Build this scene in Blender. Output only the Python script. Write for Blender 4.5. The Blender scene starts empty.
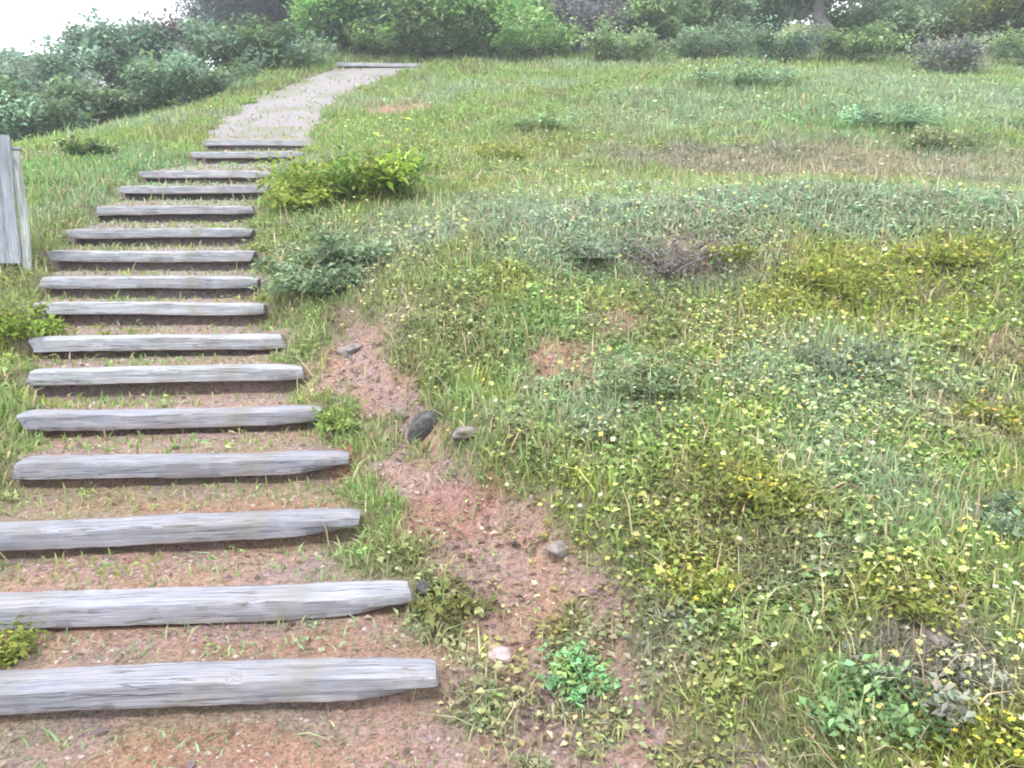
import bpy, bmesh, math, random
import numpy as np
from mathutils import Vector, Matrix

# ------------------------------------------------------------------ camera, sky, sun, exposure
SC = bpy.context.scene
COL = SC.collection
PITCH = math.radians(10.0)
FPX = 800.0
EYE = 1.70
cam_d = bpy.data.cameras.new('camera')
cam = bpy.data.objects.new('camera', cam_d)
COL.objects.link(cam)
cam_d.sensor_width = 36.0
cam_d.lens = 36.0 * FPX / 1024.0
cam_d.clip_start = 0.05
cam_d.clip_end = 2000.0
cam.location = (0, 0, EYE)
cam.rotation_euler = (math.pi / 2 - PITCH, 0, 0)
SC.camera = cam

SUN_EL, SUN_AZ = math.radians(60), math.radians(-152)      # azimuth from +Y towards +X
W = bpy.data.worlds.new('World')
SC.world = W
W.use_nodes = True
wn, wl = W.node_tree.nodes, W.node_tree.links
bg = wn['Background']
sky = wn.new('ShaderNodeTexSky')
sky.sky_type = 'NISHITA'
sky.sun_disc = False
sky.sun_elevation = SUN_EL
sky.sun_rotation = SUN_AZ
sky.dust_density = 3.0
sky.air_density = 1.0
tc = wn.new('ShaderNodeTexCoord')
cn = wn.new('ShaderNodeTexNoise')
cn.inputs['Scale'].default_value = 2.2
cn.inputs['Detail'].default_value = 6
wl.new(tc.outputs['Generated'], cn.inputs['Vector'])
cr = wn.new('ShaderNodeValToRGB')
cr.color_ramp.elements[0].position = 0.3
cr.color_ramp.elements[0].color = (9.0, 9.4, 10.2, 1)
cr.color_ramp.elements[1].position = 0.7
cr.color_ramp.elements[1].color = (12.5, 12.6, 12.8, 1)
wl.new(cn.outputs['Fac'], cr.inputs['Fac'])
mx = wn.new('ShaderNodeMix')
mx.data_type = 'RGBA'
mx.inputs[0].default_value = 0.82
wl.new(sky.outputs['Color'], mx.inputs[6])
wl.new(cr.outputs['Color'], mx.inputs[7])
wl.new(mx.outputs[2], bg.inputs['Color'])
bg.inputs['Strength'].default_value = 0.10

sun_d = bpy.data.lights.new('sun', 'SUN')
sun_d.energy = 1.5
sun_d.angle = math.radians(14)
sun_d.color = (1.0, 0.96, 0.9)
sun = bpy.data.objects.new('sun', sun_d)
COL.objects.link(sun)
sd = Vector((math.sin(SUN_AZ) * math.cos(SUN_EL), math.cos(SUN_AZ) * math.cos(SUN_EL), math.sin(SUN_EL)))
sun.rotation_euler = sd.to_track_quat('Z', 'Y').to_euler()
sun.location = (0, 0, 30)

SC.view_settings.view_transform = 'Standard'
SC.view_settings.look = 'None'
SC.view_settings.exposure = 1.5
SC.view_settings.gamma = 1.0
SC.view_settings.use_curve_mapping = False
HAZE = 0.0032
SC.cycles.filter_width = 1.9

rng = np.random.default_rng(11)
random.seed(5)

# ------------------------------------------------------------------ small helpers
def tag(o, label=None, cat=None, group=None, kind=None):
    if label: o['label'] = label
    if cat: o['category'] = cat
    if group: o['group'] = group
    if kind: o['kind'] = kind
    return o

def link(name, me, mat=None, parent=None):
    o = bpy.data.objects.new(name, me)
    COL.objects.link(o)
    if mat is not None: me.materials.append(mat)
    if parent is not None: o.parent = parent
    return o

def empty(name, loc, rz=0.0):
    o = bpy.data.objects.new(name, None)
    COL.objects.link(o)
    o.location = loc
    o.rotation_euler = (0, 0, rz)
    o.empty_display_size = 0.2
    return o

def np_mesh(name, V, F, tint=None, smooth=False):
    """V (n,3); F (m,k) faces of one size; tint (n,3) albedo of each plant."""
    me = bpy.data.meshes.new(name)
    n, (m, k) = len(V), F.shape
    me.vertices.add(n)
    me.vertices.foreach_set('co', np.ascontiguousarray(V, dtype=np.float32).ravel())
    me.loops.add(m * k)
    me.loops.foreach_set('vertex_index', np.ascontiguousarray(F, dtype=np.int32).ravel())
    me.polygons.add(m)
    me.polygons.foreach_set('loop_start', np.arange(0, m * k, k, dtype=np.int32))
    me.polygons.foreach_set('use_smooth', np.full(m, smooth, dtype=bool))
    me.update(calc_edges=True)
    if tint is not None:
        a = me.attributes.new('tint', 'FLOAT_COLOR', 'POINT')
        c = np.ones((n, 4), np.float32); c[:, :3] = tint
        a.data.foreach_set('color', c.ravel())
    return me

def _hash(ix, iy, s):
    h = (ix.astype(np.int64) * 374761393 + iy.astype(np.int64) * 668265263 + s * 974711) & 0xffffffff
    h = ((h ^ (h >> 13)) * 1274126177) & 0xffffffff
    return ((h ^ (h >> 16)) & 0xffff) / 65535.0

def vnoise(x, y, s=0):
    x = np.asarray(x, float); y = np.asarray(y, float)
    ix, iy = np.floor(x), np.floor(y)
    u, v = x - ix, y - iy
    u = u * u * (3 - 2 * u); v = v * v * (3 - 2 * v)
    a, b = _hash(ix, iy, s), _hash(ix + 1, iy, s)
    c, d = _hash(ix, iy + 1, s), _hash(ix + 1, iy + 1, s)
    return a * (1 - u) * (1 - v) + b * u * (1 - v) + c * (1 - u) * v + d * u * v

def fbm(x, y, s=0, o=4):
    t, a, n = 0, 0.5, 0
    for i in range(o):
        t = t + a * vnoise(x * 2 ** i, y * 2 ** i, s + i * 17); n += a; a *= 0.5
    return t / n

def sstep(a, b, x):
    t = np.clip((np.asarray(x, float) - a) / (b - a), 0, 1)
    return t * t * (3 - 2 * t)

def ray(px, py):
    """direction through a picture point, scaled so that its y (distance up the hill) is 1"""
    u, v = (px - 512) / FPX, (384 - py) / FPX
    y = math.cos(PITCH) + v * math.sin(PITCH)
    z = -math.sin(PITCH) + v * math.cos(PITCH)
    return u / y, z / y

# ------------------------------------------------------------------ the steps: where each timber lies
# picture left end, right end (x, y of the timber's middle), distance up the hill
STEPS = [(-70, 706, 436, 688, 2.04), (-38, 622, 410, 603, 2.38), (-34, 543, 356, 526, 2.78), (12, 473, 345, 464, 3.22),
         (20, 424, 315, 417, 3.64), (25, 379, 300, 374, 4.02), (28, 346, 281, 342, 4.43), (34, 311, 262, 308, 4.90),
         (40, 284, 255, 282, 5.32), (49, 257, 251, 256, 5.78), (68, 234, 250, 233, 6.38), (95, 211, 252, 210, 7.10),
         (120, 190, 266, 189, 7.90), (140, 175, 270, 174, 8.85), (192, 155, 302, 155, 10.05), (204, 143, 310, 143, 11.0)]
TH, TD = 0.074, 0.12
stp = []
for (xl, yl, xr, yr, D) in STEPS:
    cx, cz = ray((xl + xr) / 2, (yl + yr) / 2)
    zc = EYE + cz * D                                        # a level timber: its two ends at one height
    lx, lz = ray(xl, yl); rx, rz = ray(xr, yr)
    Dl, Dr = (zc - EYE) / lz if abs(lz) > .12 else D, (zc - EYE) / rz if abs(rz) > .12 else D
    stp.append(dict(L=Vector((lx * Dl, Dl, zc)), R=Vector((rx * Dr, Dr, zc))))
for s in stp:
    s['c'] = (s['L'] + s['R']) / 2
    d = s['R'] - s['L']
    s['len'] = d.length
    s['rot'] = math.atan2(d.y, d.x)
    s['sl'] = d.y / d.x
    s['top'], s['bot'] = s['c'].z + TH / 2, s['c'].z - TH / 2
SY = np.array([s['c'].y for s in stp]); SZ = np.array([s['c'].z for s in stp]); SX = np.array([s['c'].x for s in stp])
SWID = np.array([s['len'] for s in stp])
# the gravel path above the steps
PTH = []
for (px, py, D) in [(268, 124, 13.0), (290, 105, 15.2), (325, 88, 17.6), (378, 68, 20.4)]:
    a, b = ray(px, py); PTH.append((a * D, D, EYE + b * D))
KY = np.concatenate([[-30, -3, 0.0, 1.2], SY, [p[1] for p in PTH], [24, 32, 60, 120, 400]])
z0, z1 = SZ[0], PTH[-1][2]
KZ = np.concatenate([[-5.0, -0.9, -0.14, z0 - 0.26], SZ, [p[2] for p in PTH], [z1 + 1.25, z1 + 4.0, z1 + 8.0, z1 + 4, z1 - 60]])
KX = np.concatenate([[SX[0] + .3] * 4, SX, [p[0] for p in PTH], [-2.0, 1.0, 5, 8, 8]])
KW = np.concatenate([[SWID[0]] * 4, SWID, [1.45, 1.6, 1.8, 1.95], [1.95] * 5])
yy = np.linspace(-30, 400, 43001)
pz = np.interp(yy, KY, KZ)
ker = np.hanning(61); ker /= ker.sum()
pz = np.convolve(np.pad(pz, 30, mode='edge'), ker, mode='valid')

def path_x(y): return np.interp(y, KY, KX)

def natural(x, y):
    x = np.asarray(x, float); y = np.asarray(y, float)
    z = np.interp(y, yy, pz)
    lat = x - path_x(y)
    right = sstep(0.7, 2.2, lat)
    z = z + right * 0.16 * sstep(9, 3, y)                                    # the bank right of the steps
    z = z + 0.30 * np.exp(-((x - 2.6) / 2.6) ** 2 - ((y - 6.2) / 1.3) ** 2)  # the knoll
    z = z - 0.22 * np.exp(-((x - 4.5) / 4.0) ** 2 - ((y - 9.6) / 1.6) ** 2)  # the terrace behind it
    z = z + 0.35 * np.exp(-((x - 5) / 5.0) ** 2 - ((y - 16) / 3.0) ** 2)
    z = z - sstep(9, 15, y) * np.clip(-5.6 - x, 0, 12) * 0.30                # falls away to the left up there
    z = z - sstep(40, 200, np.abs(x)) * 25
    z = z + sstep(0.5, 1.6, np.abs(lat)) * (fbm(x * 0.9, y * 0.9, 3) - 0.5) * 0.24 * sstep(0, 4, y + 3)
    return z

def ground_at(px, py, h=natural):
    a, b = ray(px, py)
    d = np.arange(1.0, 60, 0.01)
    g = h(a * d, d) - (EYE + b * d)
    i = np.argmax(g > 0) if (g > 0).any() else len(d) - 1
    return a * d[i], d[i], float(h(a * d[i], d[i]))

GUL = [ground_at(*p)[:2] for p in [(345, 318), (372, 375), (405, 430), (450, 500), (510, 575), (565, 665), (640, 766)]]
x_, y_ = GUL[-1]; GUL.append((x_ + .25, y_ - .6)); GUL.append((x_ + .5, y_ - 2.2))
GUL = np.array(GUL)
GW = np.array([.16, .19, .18, .25, .28, .24, .26, .35, .5])
def gully(x, y):
    """signed sideways distance and half width of the worn channel"""
    i = np.argsort(GUL[:, 1])
    gx = np.interp(y, GUL[i, 1], GUL[i, 0]); gw = np.interp(y, GUL[i, 1], GW[i])
    wob = (fbm(x * 4, y * 4, 71) - .5) * .34 + (fbm(x * 13, y * 13, 72) - .5) * .12
    return x - gx + wob, gw * sstep(GUL[0, 1] + .35, GUL[0, 1] - .2, y)

# bare patches: picture point, radius across, radius along, strength
BARE = []
for (px, py, ra, rb, s) in [(560, 366, .19, .25, .85), (608, 318, .2, .25, .7), (690, 262, .28, .25, .8), (400, 108, .55, .6, .9),
                            (1012, 345, .22, .18, .65), (740, 172, 1.8, .8, .36), (880, 168, 1.8, .8, .4), (1010, 166, 1.8, .8, .4),
                            (600, 183, .8, .35, .5), (360, 345, .3, .35, .7), (470, 668, .32, .2, .8), (545, 738, .34, .2, .95), (670, 690, .14, .1, .6), (330, 365, .2, .3, .6)]:
    gx, gy, _ = ground_at(px, py); BARE.append((gx, gy, ra, rb, s))
def bare(x, y):
    n = (fbm(x * 2.5, y * 2.5, 41) - .5) * 1.3 + (fbm(x * 11, y * 11, 42) - .5) * 1.5
    m = np.zeros(np.shape(x))
    for (gx, gy, ra, rb, s) in BARE:
        m = np.maximum(m, s * sstep(1.3, .35, np.sqrt(((x - gx) / ra) ** 2 + ((y - gy) / rb) ** 2) + n))
    d, w = gully(x, y)
    m = np.maximum(m, sstep(1.2, .7, np.abs(d) / np.maximum(w, .01)) * (w > .02) * (1 - .5 * sstep(.54, .64, fbm(x * 5 + 3, y * 5, 73))))
    return m

def on_path(x, y):
    x = np.asarray(x, float); y = np.asarray(y, float)
    half = np.interp(y, KY, KW) / 2
    lat = np.abs(x - path_x(y)) + (fbm(x * 3, y * 3, 91) - .5) * (.22 + .35 * sstep(11, 12.5, y))
    # at the foot of the steps the trodden ground widens
    half = half + sstep(2.2, 1.0, y) * .35
    return sstep(half + .09, half - .09, lat) * sstep(21.6, 20.8, y)

def surface(x, y):
    x = np.asarray(x, float); y = np.asarray(y, float)
    z = natural(x, y)
    d, w = gully(x, y)
    q = d / np.maximum(w, .02)
    z = z - .085 * np.exp(-q ** 2) * (w > .02) + .07 * np.exp(-((q - 1.6) / .55) ** 2) * (w > .02)
    z = z + (fbm(x * 6, y * 6, 5) - .5) * .03 + (fbm(x * 17, y * 17, 6) - .5) * .012
    st = np.full(x.shape, np.nan)
    for k, s in enumerate(stp):
        yf = s['c'].y + s['sl'] * (x - s['c'].x)
        if k + 1 < len(stp):
            t = stp[k + 1]; yn = t['c'].y + t['sl'] * (x - t['c'].x); zn = t['bot'] - (.04 if k < 3 else .066); zn = max(zn, s['top'])
        else:
            yn, zn = yf + 2.0, float(np.interp(s['c'].y + 2, yy, pz)) - .01
        t_ = np.clip((y - yf) / (yn - yf), 0, 1)
        tread = (s['top'] - .012) * (1 - t_) + zn * t_
        st = np.where(y > yf + (.06 if k < 4 else .09), tread, st)
    yf0 = stp[0]['c'].y + stp[0]['sl'] * (x - stp[0]['c'].x)
    low = stp[0]['bot'] - .034 + (y - yf0) * .2
    st = np.where(y <= yf0 + .06, low, st)
    half = np.interp(y, KY, KW) / 2
    lat = np.abs(x - path_x(y))
    m = sstep(half + .22, half - .02, lat) * sstep(-1.0, .6, y) * sstep(13.0, 12.0, y)
    st = st + (fbm(x * 9, y * 9, 8) - .5) * .022
    return z * (1 - m) + st * m

# ------------------------------------------------------------------ materials
def mat_new(name):
    m = bpy.data.materials.new(name); m.use_nodes = True
    nt = m.node_tree
    return m, nt.nodes, nt.links, nt.nodes['Principled BSDF']

def ramp(n, stops):
    r = n.new('ShaderNodeValToRGB')
    e = r.color_ramp.elements
    while len(e) < len(stops): e.new(0.5)
    for i, (p, c) in enumerate(stops):
        e[i].position = p; e[i].color = (*c, 1)
    return r

def noise(n, l, scale, detail=5, vec=None, rough=.6):
    t = n.new('ShaderNodeTexNoise')
    t.inputs['Scale'].default_value = scale; t.inputs['Detail'].default_value = detail; t.inputs['Roughness'].default_value = rough
    if vec is not None: l.new(vec, t.inputs['Vector'])
    return t

def mixc(n, l, fac, a, b, mode='MIX'):
    m = n.new('ShaderNodeMix'); m.data_type = 'RGBA'; m.blend_type = mode
    for sock, v in ((m.inputs[0], fac), (m.inputs[6], a), (m.inputs[7], b)):
        if isinstance(v, (int, float)): sock.default_value = v
        elif isinstance(v, tuple): sock.default_value = (*v, 1)
        else: l.new(v, sock)
    return m.outputs[2]

def leaf_mat(name, rough=.6, trans=.38):
    m, n, l, p = mat_new(name)
    a = n.new('ShaderNodeAttribute'); a.attribute_name = 'tint'
    l.new(a.outputs['Color'], p.inputs['Base Color'])
    p.inputs['Roughness'].default_value = rough
    p.inputs['Specular IOR Level'].default_value = .3
    t = n.new('ShaderNodeBsdfTranslucent')
    l.new(a.outputs['Color'], t.inputs['Color'])
    s = n.new('ShaderNodeMixShader'); s.inputs[0].default_value = trans
    l.new(p.outputs[0], s.inputs[1]); l.new(t.outputs[0], s.inputs[2])
    l.new(s.outputs[0], n['Material Output'].inputs['Surface'])
    return m
M_LEAF = leaf_mat('leaf')
M_GRASS = leaf_mat('grass_blade', .55, .42)
M_PETAL = leaf_mat('petal', .6, .35)

def ground_mat():
    m, n, l, p = mat_new('hillside_soil')
    g = n.new('ShaderNodeNewGeometry')
    at = n.new('ShaderNodeAttribute'); at.attribute_name = 'cover'
    sp = n.new('ShaderNodeSeparateColor'); l.new(at.outputs['Color'], sp.inputs[0])
    n1 = noise(n, l, 2.3, 8, g.outputs['Position'], .65); n2 = noise(n, l, 38, 6, g.outputs['Position'], .7); n3 = noise(n, l, 9, 6, g.outputs['Position'])
    turf = ramp(n, [(.25, (.075, .085, .042)), (.5, (.12, .135, .068)), (.75, (.17, .16, .10))]); l.new(n2.outputs['Fac'], turf.inputs[0])
    dirt = ramp(n, [(.25, (.125, .08, .058)), (.5, (.25, .165, .122)), (.75, (.36, .25, .195))]); l.new(n2.outputs['Fac'], dirt.inputs[0])
    dirt2 = ramp(n, [(.3, (.135, .098, .105)), (.7, (.30, .22, .225))]); l.new(n2.outputs['Fac'], dirt2.inputs[0])
    n1r = ramp(n, [(.38, (0, 0, 0)), (.62, (1, 1, 1))]); l.new(n1.outputs['Fac'], n1r.inputs[0])
    d = mixc(n, l, n1r.outputs[0], dirt.outputs[0], dirt2.outputs[0])
    grav = ramp(n, [(.3, (.12, .11, .115)), (.5, (.20, .19, .20)), (.7, (.29, .275, .285))]); l.new(n2.outputs['Fac'], grav.inputs[0])
    c = mixc(n, l, sp.outputs[0], turf.outputs[0], d)
    rust = ramp(n, [(.3, (.15, .07, .048)), (.7, (.31, .16, .115))]); l.new(n2.outputs['Fac'], rust.inputs[0])
    c = mixc(n, l, sp.outputs[1], c, grav.outputs[0])
    c = mixc(n, l, sp.outputs[2], c, rust.outputs[0])
    nf = noise(n, l, 95, 6, g.outputs['Position'], .6)
    gr_ = ramp(n, [(.34, (.74, .73, .71)), (.46, (1.38, 1.35, 1.32)), (.66, (1.95, 1.9, 1.84))]); l.new(nf.outputs['Fac'], gr_.inputs[0])
    c = mixc(n, l, .8, c, gr_.outputs[0], 'MULTIPLY')
    l.new(c, p.inputs['Base Color'])
    p.inputs['Roughness'].default_value = .95; p.inputs['Specular IOR Level'].default_value = .15
    b = n.new('ShaderNodeBump'); b.inputs['Strength'].default_value = 1.0; b.inputs['Distance'].default_value = .022
    ad = n.new('ShaderNodeMath'); ad.operation = 'ADD'; l.new(n2.outputs['Fac'], ad.inputs[0]); l.new(nf.outputs['Fac'], ad.inputs[1])
    l.new(ad.outputs[0], b.inputs['Height']); l.new(b.outputs[0], p.inputs['Normal'])
    return m

def wood_mat(name, cols, stain=(.17, .16, .12), splash=False, upright=False):
    ax = (lambda a, b: (b, b, a)) if upright else (lambda a, b: (a, b, b))
    m, n, l, p = mat_new(name)
    tcn = n.new('ShaderNodeTexCoord'); oi = n.new('ShaderNodeObjectInfo')
    mp = n.new('ShaderNodeMapping'); mp.inputs['Scale'].default_value = ax(2.2, 75)
    cb = n.new('ShaderNodeCombineXYZ')
    ml = n.new('ShaderNodeMath'); ml.operation = 'MULTIPLY'; ml.inputs[1].default_value = 37.0
    l.new(oi.outputs['Random'], ml.inputs[0]); l.new(ml.outputs[0], cb.inputs[0]); l.new(ml.outputs[0], cb.inputs[2])
    l.new(cb.outputs[0], mp.inputs['Location']); l.new(tcn.outputs['Object'], mp.inputs['Vector'])
    gr = noise(n, l, 1.0, 8, mp.outputs[0], .7)
    mp2 = n.new('ShaderNodeMapping'); mp2.inputs['Scale'].default_value = ax(4, 14)
    l.new(cb.outputs[0], mp2.inputs['Location']); l.new(tcn.outputs['Object'], mp2.inputs['Vector'])
    bl = noise(n, l, 1.0, 6, mp2.outputs[0], .65)
    r = ramp(n, [(.28, cols[0]), (.46, cols[1]), (.72, cols[2])]); l.new(gr.outputs['Fac'], r.inputs[0])
    mp4 = n.new('ShaderNodeMapping'); mp4.inputs['Scale'].default_value = ax(5, 230)
    l.new(tcn.outputs['Object'], mp4.inputs['Vector'])
    g4 = noise(n, l, 1.0, 4, mp4.outputs[0], .6)
    r5 = ramp(n, [(.32, (.55, .54, .54)), (.5, (1, 1, 1)), (.7, (1.15, 1.15, 1.15))]); l.new(g4.outputs['Fac'], r5.inputs[0])
    r2 = ramp(n, [(.35, cols[3]), (.65, (1, 1, 1))]); l.new(bl.outputs['Fac'], r2.inputs[0])
    c = mixc(n, l, .85, r.outputs[0], r2.outputs[0], 'MULTIPLY')
    c = mixc(n, l, .9, c, r5.outputs[0], 'MULTIPLY')
    mp3 = n.new('ShaderNodeMapping'); mp3.inputs['Scale'].default_value = ax(1.1, 26)
    l.new(cb.outputs[0], mp3.inputs['Location']); l.new(tcn.outputs['Object'], mp3.inputs['Vector'])
    ck = noise(n, l, 1.0, 3, mp3.outputs[0], .5)
    r3 = ramp(n, [(.485, (1, 1, 1)), (.5, (.22, .2, .2)), (.515, (1, 1, 1))]); l.new(ck.outputs['Fac'], r3.inputs[0])
    c = mixc(n, l, .75, c, r3.outputs[0], 'MULTIPLY')
    st_ = noise(n, l, 5.0, 5, tcn.outputs['Object'], .6)
    r4 = ramp(n, [(.5, (0, 0, 0)), (.75, (.6, .6, .6))]); l.new(st_.outputs['Fac'], r4.inputs[0])
    c = mixc(n, l, r4.outputs[0], c, stain)
    sx = n.new('ShaderNodeSeparateXYZ'); l.new(tcn.outputs['Object'], sx.inputs[0])
    if splash:                                               # soil splashed on the lower edge
        ms = n.new('ShaderNodeMapRange'); ms.inputs[1].default_value = -.042; ms.inputs[2].default_value = -.012; ms.inputs[3].default_value = 1.0; ms.inputs[4].default_value = 0
        l.new(sx.outputs[2], ms.inputs[0])
        mm = n.new('ShaderNodeMath'); mm.operation = 'MULTIPLY'; l.new(ms.outputs[0], mm.inputs[0]); l.new(st_.outputs['Fac'], mm.inputs[1])
        c = mixc(n, l, mm.outputs[0], c, (.20, .135, .10))
    # each timber weathers a little differently
    hs = n.new('ShaderNodeHueSaturation')
    mr = n.new('ShaderNodeMapRange'); mr.inputs[3].default_value = .88; mr.inputs[4].default_value = 1.05
    l.new(oi.outputs['Random'], mr.inputs[0]); l.new(mr.outputs[0], hs.inputs['Value']); l.new(c, hs.inputs['Color'])
    l.new(hs.outputs[0], p.inputs['Base Color'])
    p.inputs['Roughness'].default_value = .85; p.inputs['Specular IOR Level'].default_value = .2
    b = n.new('ShaderNodeBump'); b.inputs['Strength'].default_value = .6; b.inputs['Distance'].default_value = .006
    l.new(gr.outputs['Fac'], b.inputs['Height']); l.new(b.outputs[0], p.inputs['Normal'])
    return m
M_WOOD = wood_mat('weathered_timber', [(.14, .138, .155), (.255, .252, .282), (.34, .338, .378), (.72, .77, .84)], splash=True)
M_WOOD_PALE = wood_mat('pale_timber', [(.17, .172, .185), (.32, .325, .35), (.44, .45, .485), (.74, .79, .84)], splash=True)  # same wood in a paler tone, for the upper steps and path end
M_FENCE = wood_mat('weathered_fence_board', [(.11, .12, .14), (.25, .275, .315), (.37, .40, .445), (.62, .68, .70)], upright=True)
M_POST = wood_mat('pale_post', [(.20, .21, .20), (.44, .46, .44), (.60, .62, .59), (.66, .71, .68)], upright=True)

def bark_mat(name, a, b_):
    m, n, l, p = mat_new(name)
    tcn = n.new('ShaderNodeTexCoord'); mp = n.new('ShaderNodeMapping'); mp.inputs['Scale'].default_value = (9, 9, 2)
    l.new(tcn.outputs['Object'], mp.inputs[0])
    t = noise(n, l, 2.0, 7, mp.outputs[0], .7)
    r = ramp(n, [(.3, a), (.7, b_)]); l.new(t.outputs['Fac'], r.inputs[0]); l.new(r.outputs[0], p.inputs['Base Color'])
    p.inputs['Roughness'].default_value = .9
    b = n.new('ShaderNodeBump'); b.inputs['Strength'].default_value = .7; b.inputs['Distance'].default_value = .02
    l.new(t.outputs['Fac'], b.inputs['Height']); l.new(b.outputs[0], p.inputs['Normal'])
    return m
M_BARK = bark_mat('grey_bark', (.07, .065, .065), (.20, .19, .19))
M_BARKB = bark_mat('brown_bark', (.06, .045, .035), (.16, .125, .10))

def stone_mat(name, a, b_, c_):
    m, n, l, p = mat_new(name)
    tcn = n.new('ShaderNodeTexCoord')
    t = noise(n, l, 26.0, 8, tcn.outputs['Object'], .7)
    r = ramp(n, [(.3, a), (.5, b_), (.72, c_)]); l.new(t.outputs['Fac'], r.inputs[0]); l.new(r.outputs[0], p.inputs['Base Color'])
    p.inputs['Roughness'].default_value = .9
    b = n.new('ShaderNodeBump'); b.inputs['Strength'].default_value = .6; b.inputs['Distance'].default_value = .01
    l.new(t.outputs['Fac'], b.inputs['Height']); l.new(b.outputs[0], p.inputs['Normal'])
    return m
M_STONE_D = stone_mat('dark_stone', (.018, .018, .02), (.05, .05, .052), (.14, .135, .13))
M_STONE_P = stone_mat('pinkish_stone', (.20, .14, .14), (.36, .27, .28), (.55, .46, .46))
M_STONE_G = stone_mat('grey_stone', (.09, .075, .068), (.165, .145, .132), (.26, .235, .22))
M_PEB = stone_mat('pebble', (.14, .11, .10), (.27, .22, .20), (.42, .37, .35))

# ------------------------------------------------------------------ the hillside
def axis(parts):
    out = []
    for a, b, s in parts:
        out.append(np.arange(a, b - 1e-6, s))
    out.append([parts[-1][1]])
    return np.concatenate(out)
gx = axis([(-300, -60, 20), (-60, -16, 2), (-16, -7, .4), (-7, -5.5, .15), (-5.5, 2.2, .045), (2.2, 6, .12), (6, 16, .4), (16, 60, 2), (60, 300, 20)])
gy = axis([(-40, -4, 3), (-4, .6, .25), (.6, 6.2, .022), (6.2, 11.4, .035), (11.4, 14, .06), (14, 21.6, .09), (21.6, 24, .3), (24, 60, 1.5), (60, 400, 20)])
GX, GY = np.meshgrid(gx, gy)
GZ = surface(GX, GY)
nx, ny = len(gx), len(gy)
idx = np.arange(nx * ny).reshape(ny, nx)
F = np.stack([idx[:-1, :-1], idx[:-1, 1:], idx[1:, 1:], idx[1:, :-1]], -1).reshape(-1, 4)
cov = np.zeros((nx * ny, 3), np.float32)
bx, by = GX.ravel(), GY.ravel()
pm = on_path(bx, by)
upper = sstep(11.1, 11.5, by)
cov[:, 0] = np.maximum(bare(bx, by), pm * (1 - upper) * (1 - .35 * sstep(.45, .6, fbm(bx * 2, by * 2, 33))))
cov[:, 1] = pm * upper * (1 - .45 * sstep(.5, .66, fbm(bx * 2.2, by * 1.3, 35)))
cov[:, 1] = np.maximum(cov[:, 1], pm * (1 - upper) * sstep(3.2, 6.5, by) * .7)
for (px, py, ra, rb, s_) in [(560, 366, .2, .26, .7), (356, 440, .14, .2, .8), (440, 500, .2, .2, .55), (400, 110, .6, .7, .7), (1012, 345, .3, .25, .5), (250, 750, .5, .12, .5), (240, 500, .5, .1, .4), (608, 318, .22, .26, .5), (300, 640, .5, .1, .4)]:
    qx, qy, _ = ground_at(px, py)
    cov[:, 2] = np.maximum(cov[:, 2], s_ * sstep(1.3, .4, np.sqrt(((bx - qx) / ra) ** 2 + ((by - qy) / rb) ** 2) + (fbm(bx * 4, by * 4, 47) - .5) * 1.2 + (fbm(bx * 13, by * 13, 48) - .5) * 1.4))
me = np_mesh('ground', np.stack([bx, by, GZ.ravel()], -1), F, None, True)
a = me.attributes.new('cover', 'FLOAT_COLOR', 'POINT')
c4 = np.ones((nx * ny, 4), np.float32); c4[:, :3] = cov
a.data.foreach_set('color', c4.ravel())
ground = link('ground', me, ground_mat())
tag(ground, 'grassy hillside with bare reddish soil along the steps', 'hillside', None, 'structure')

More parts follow.
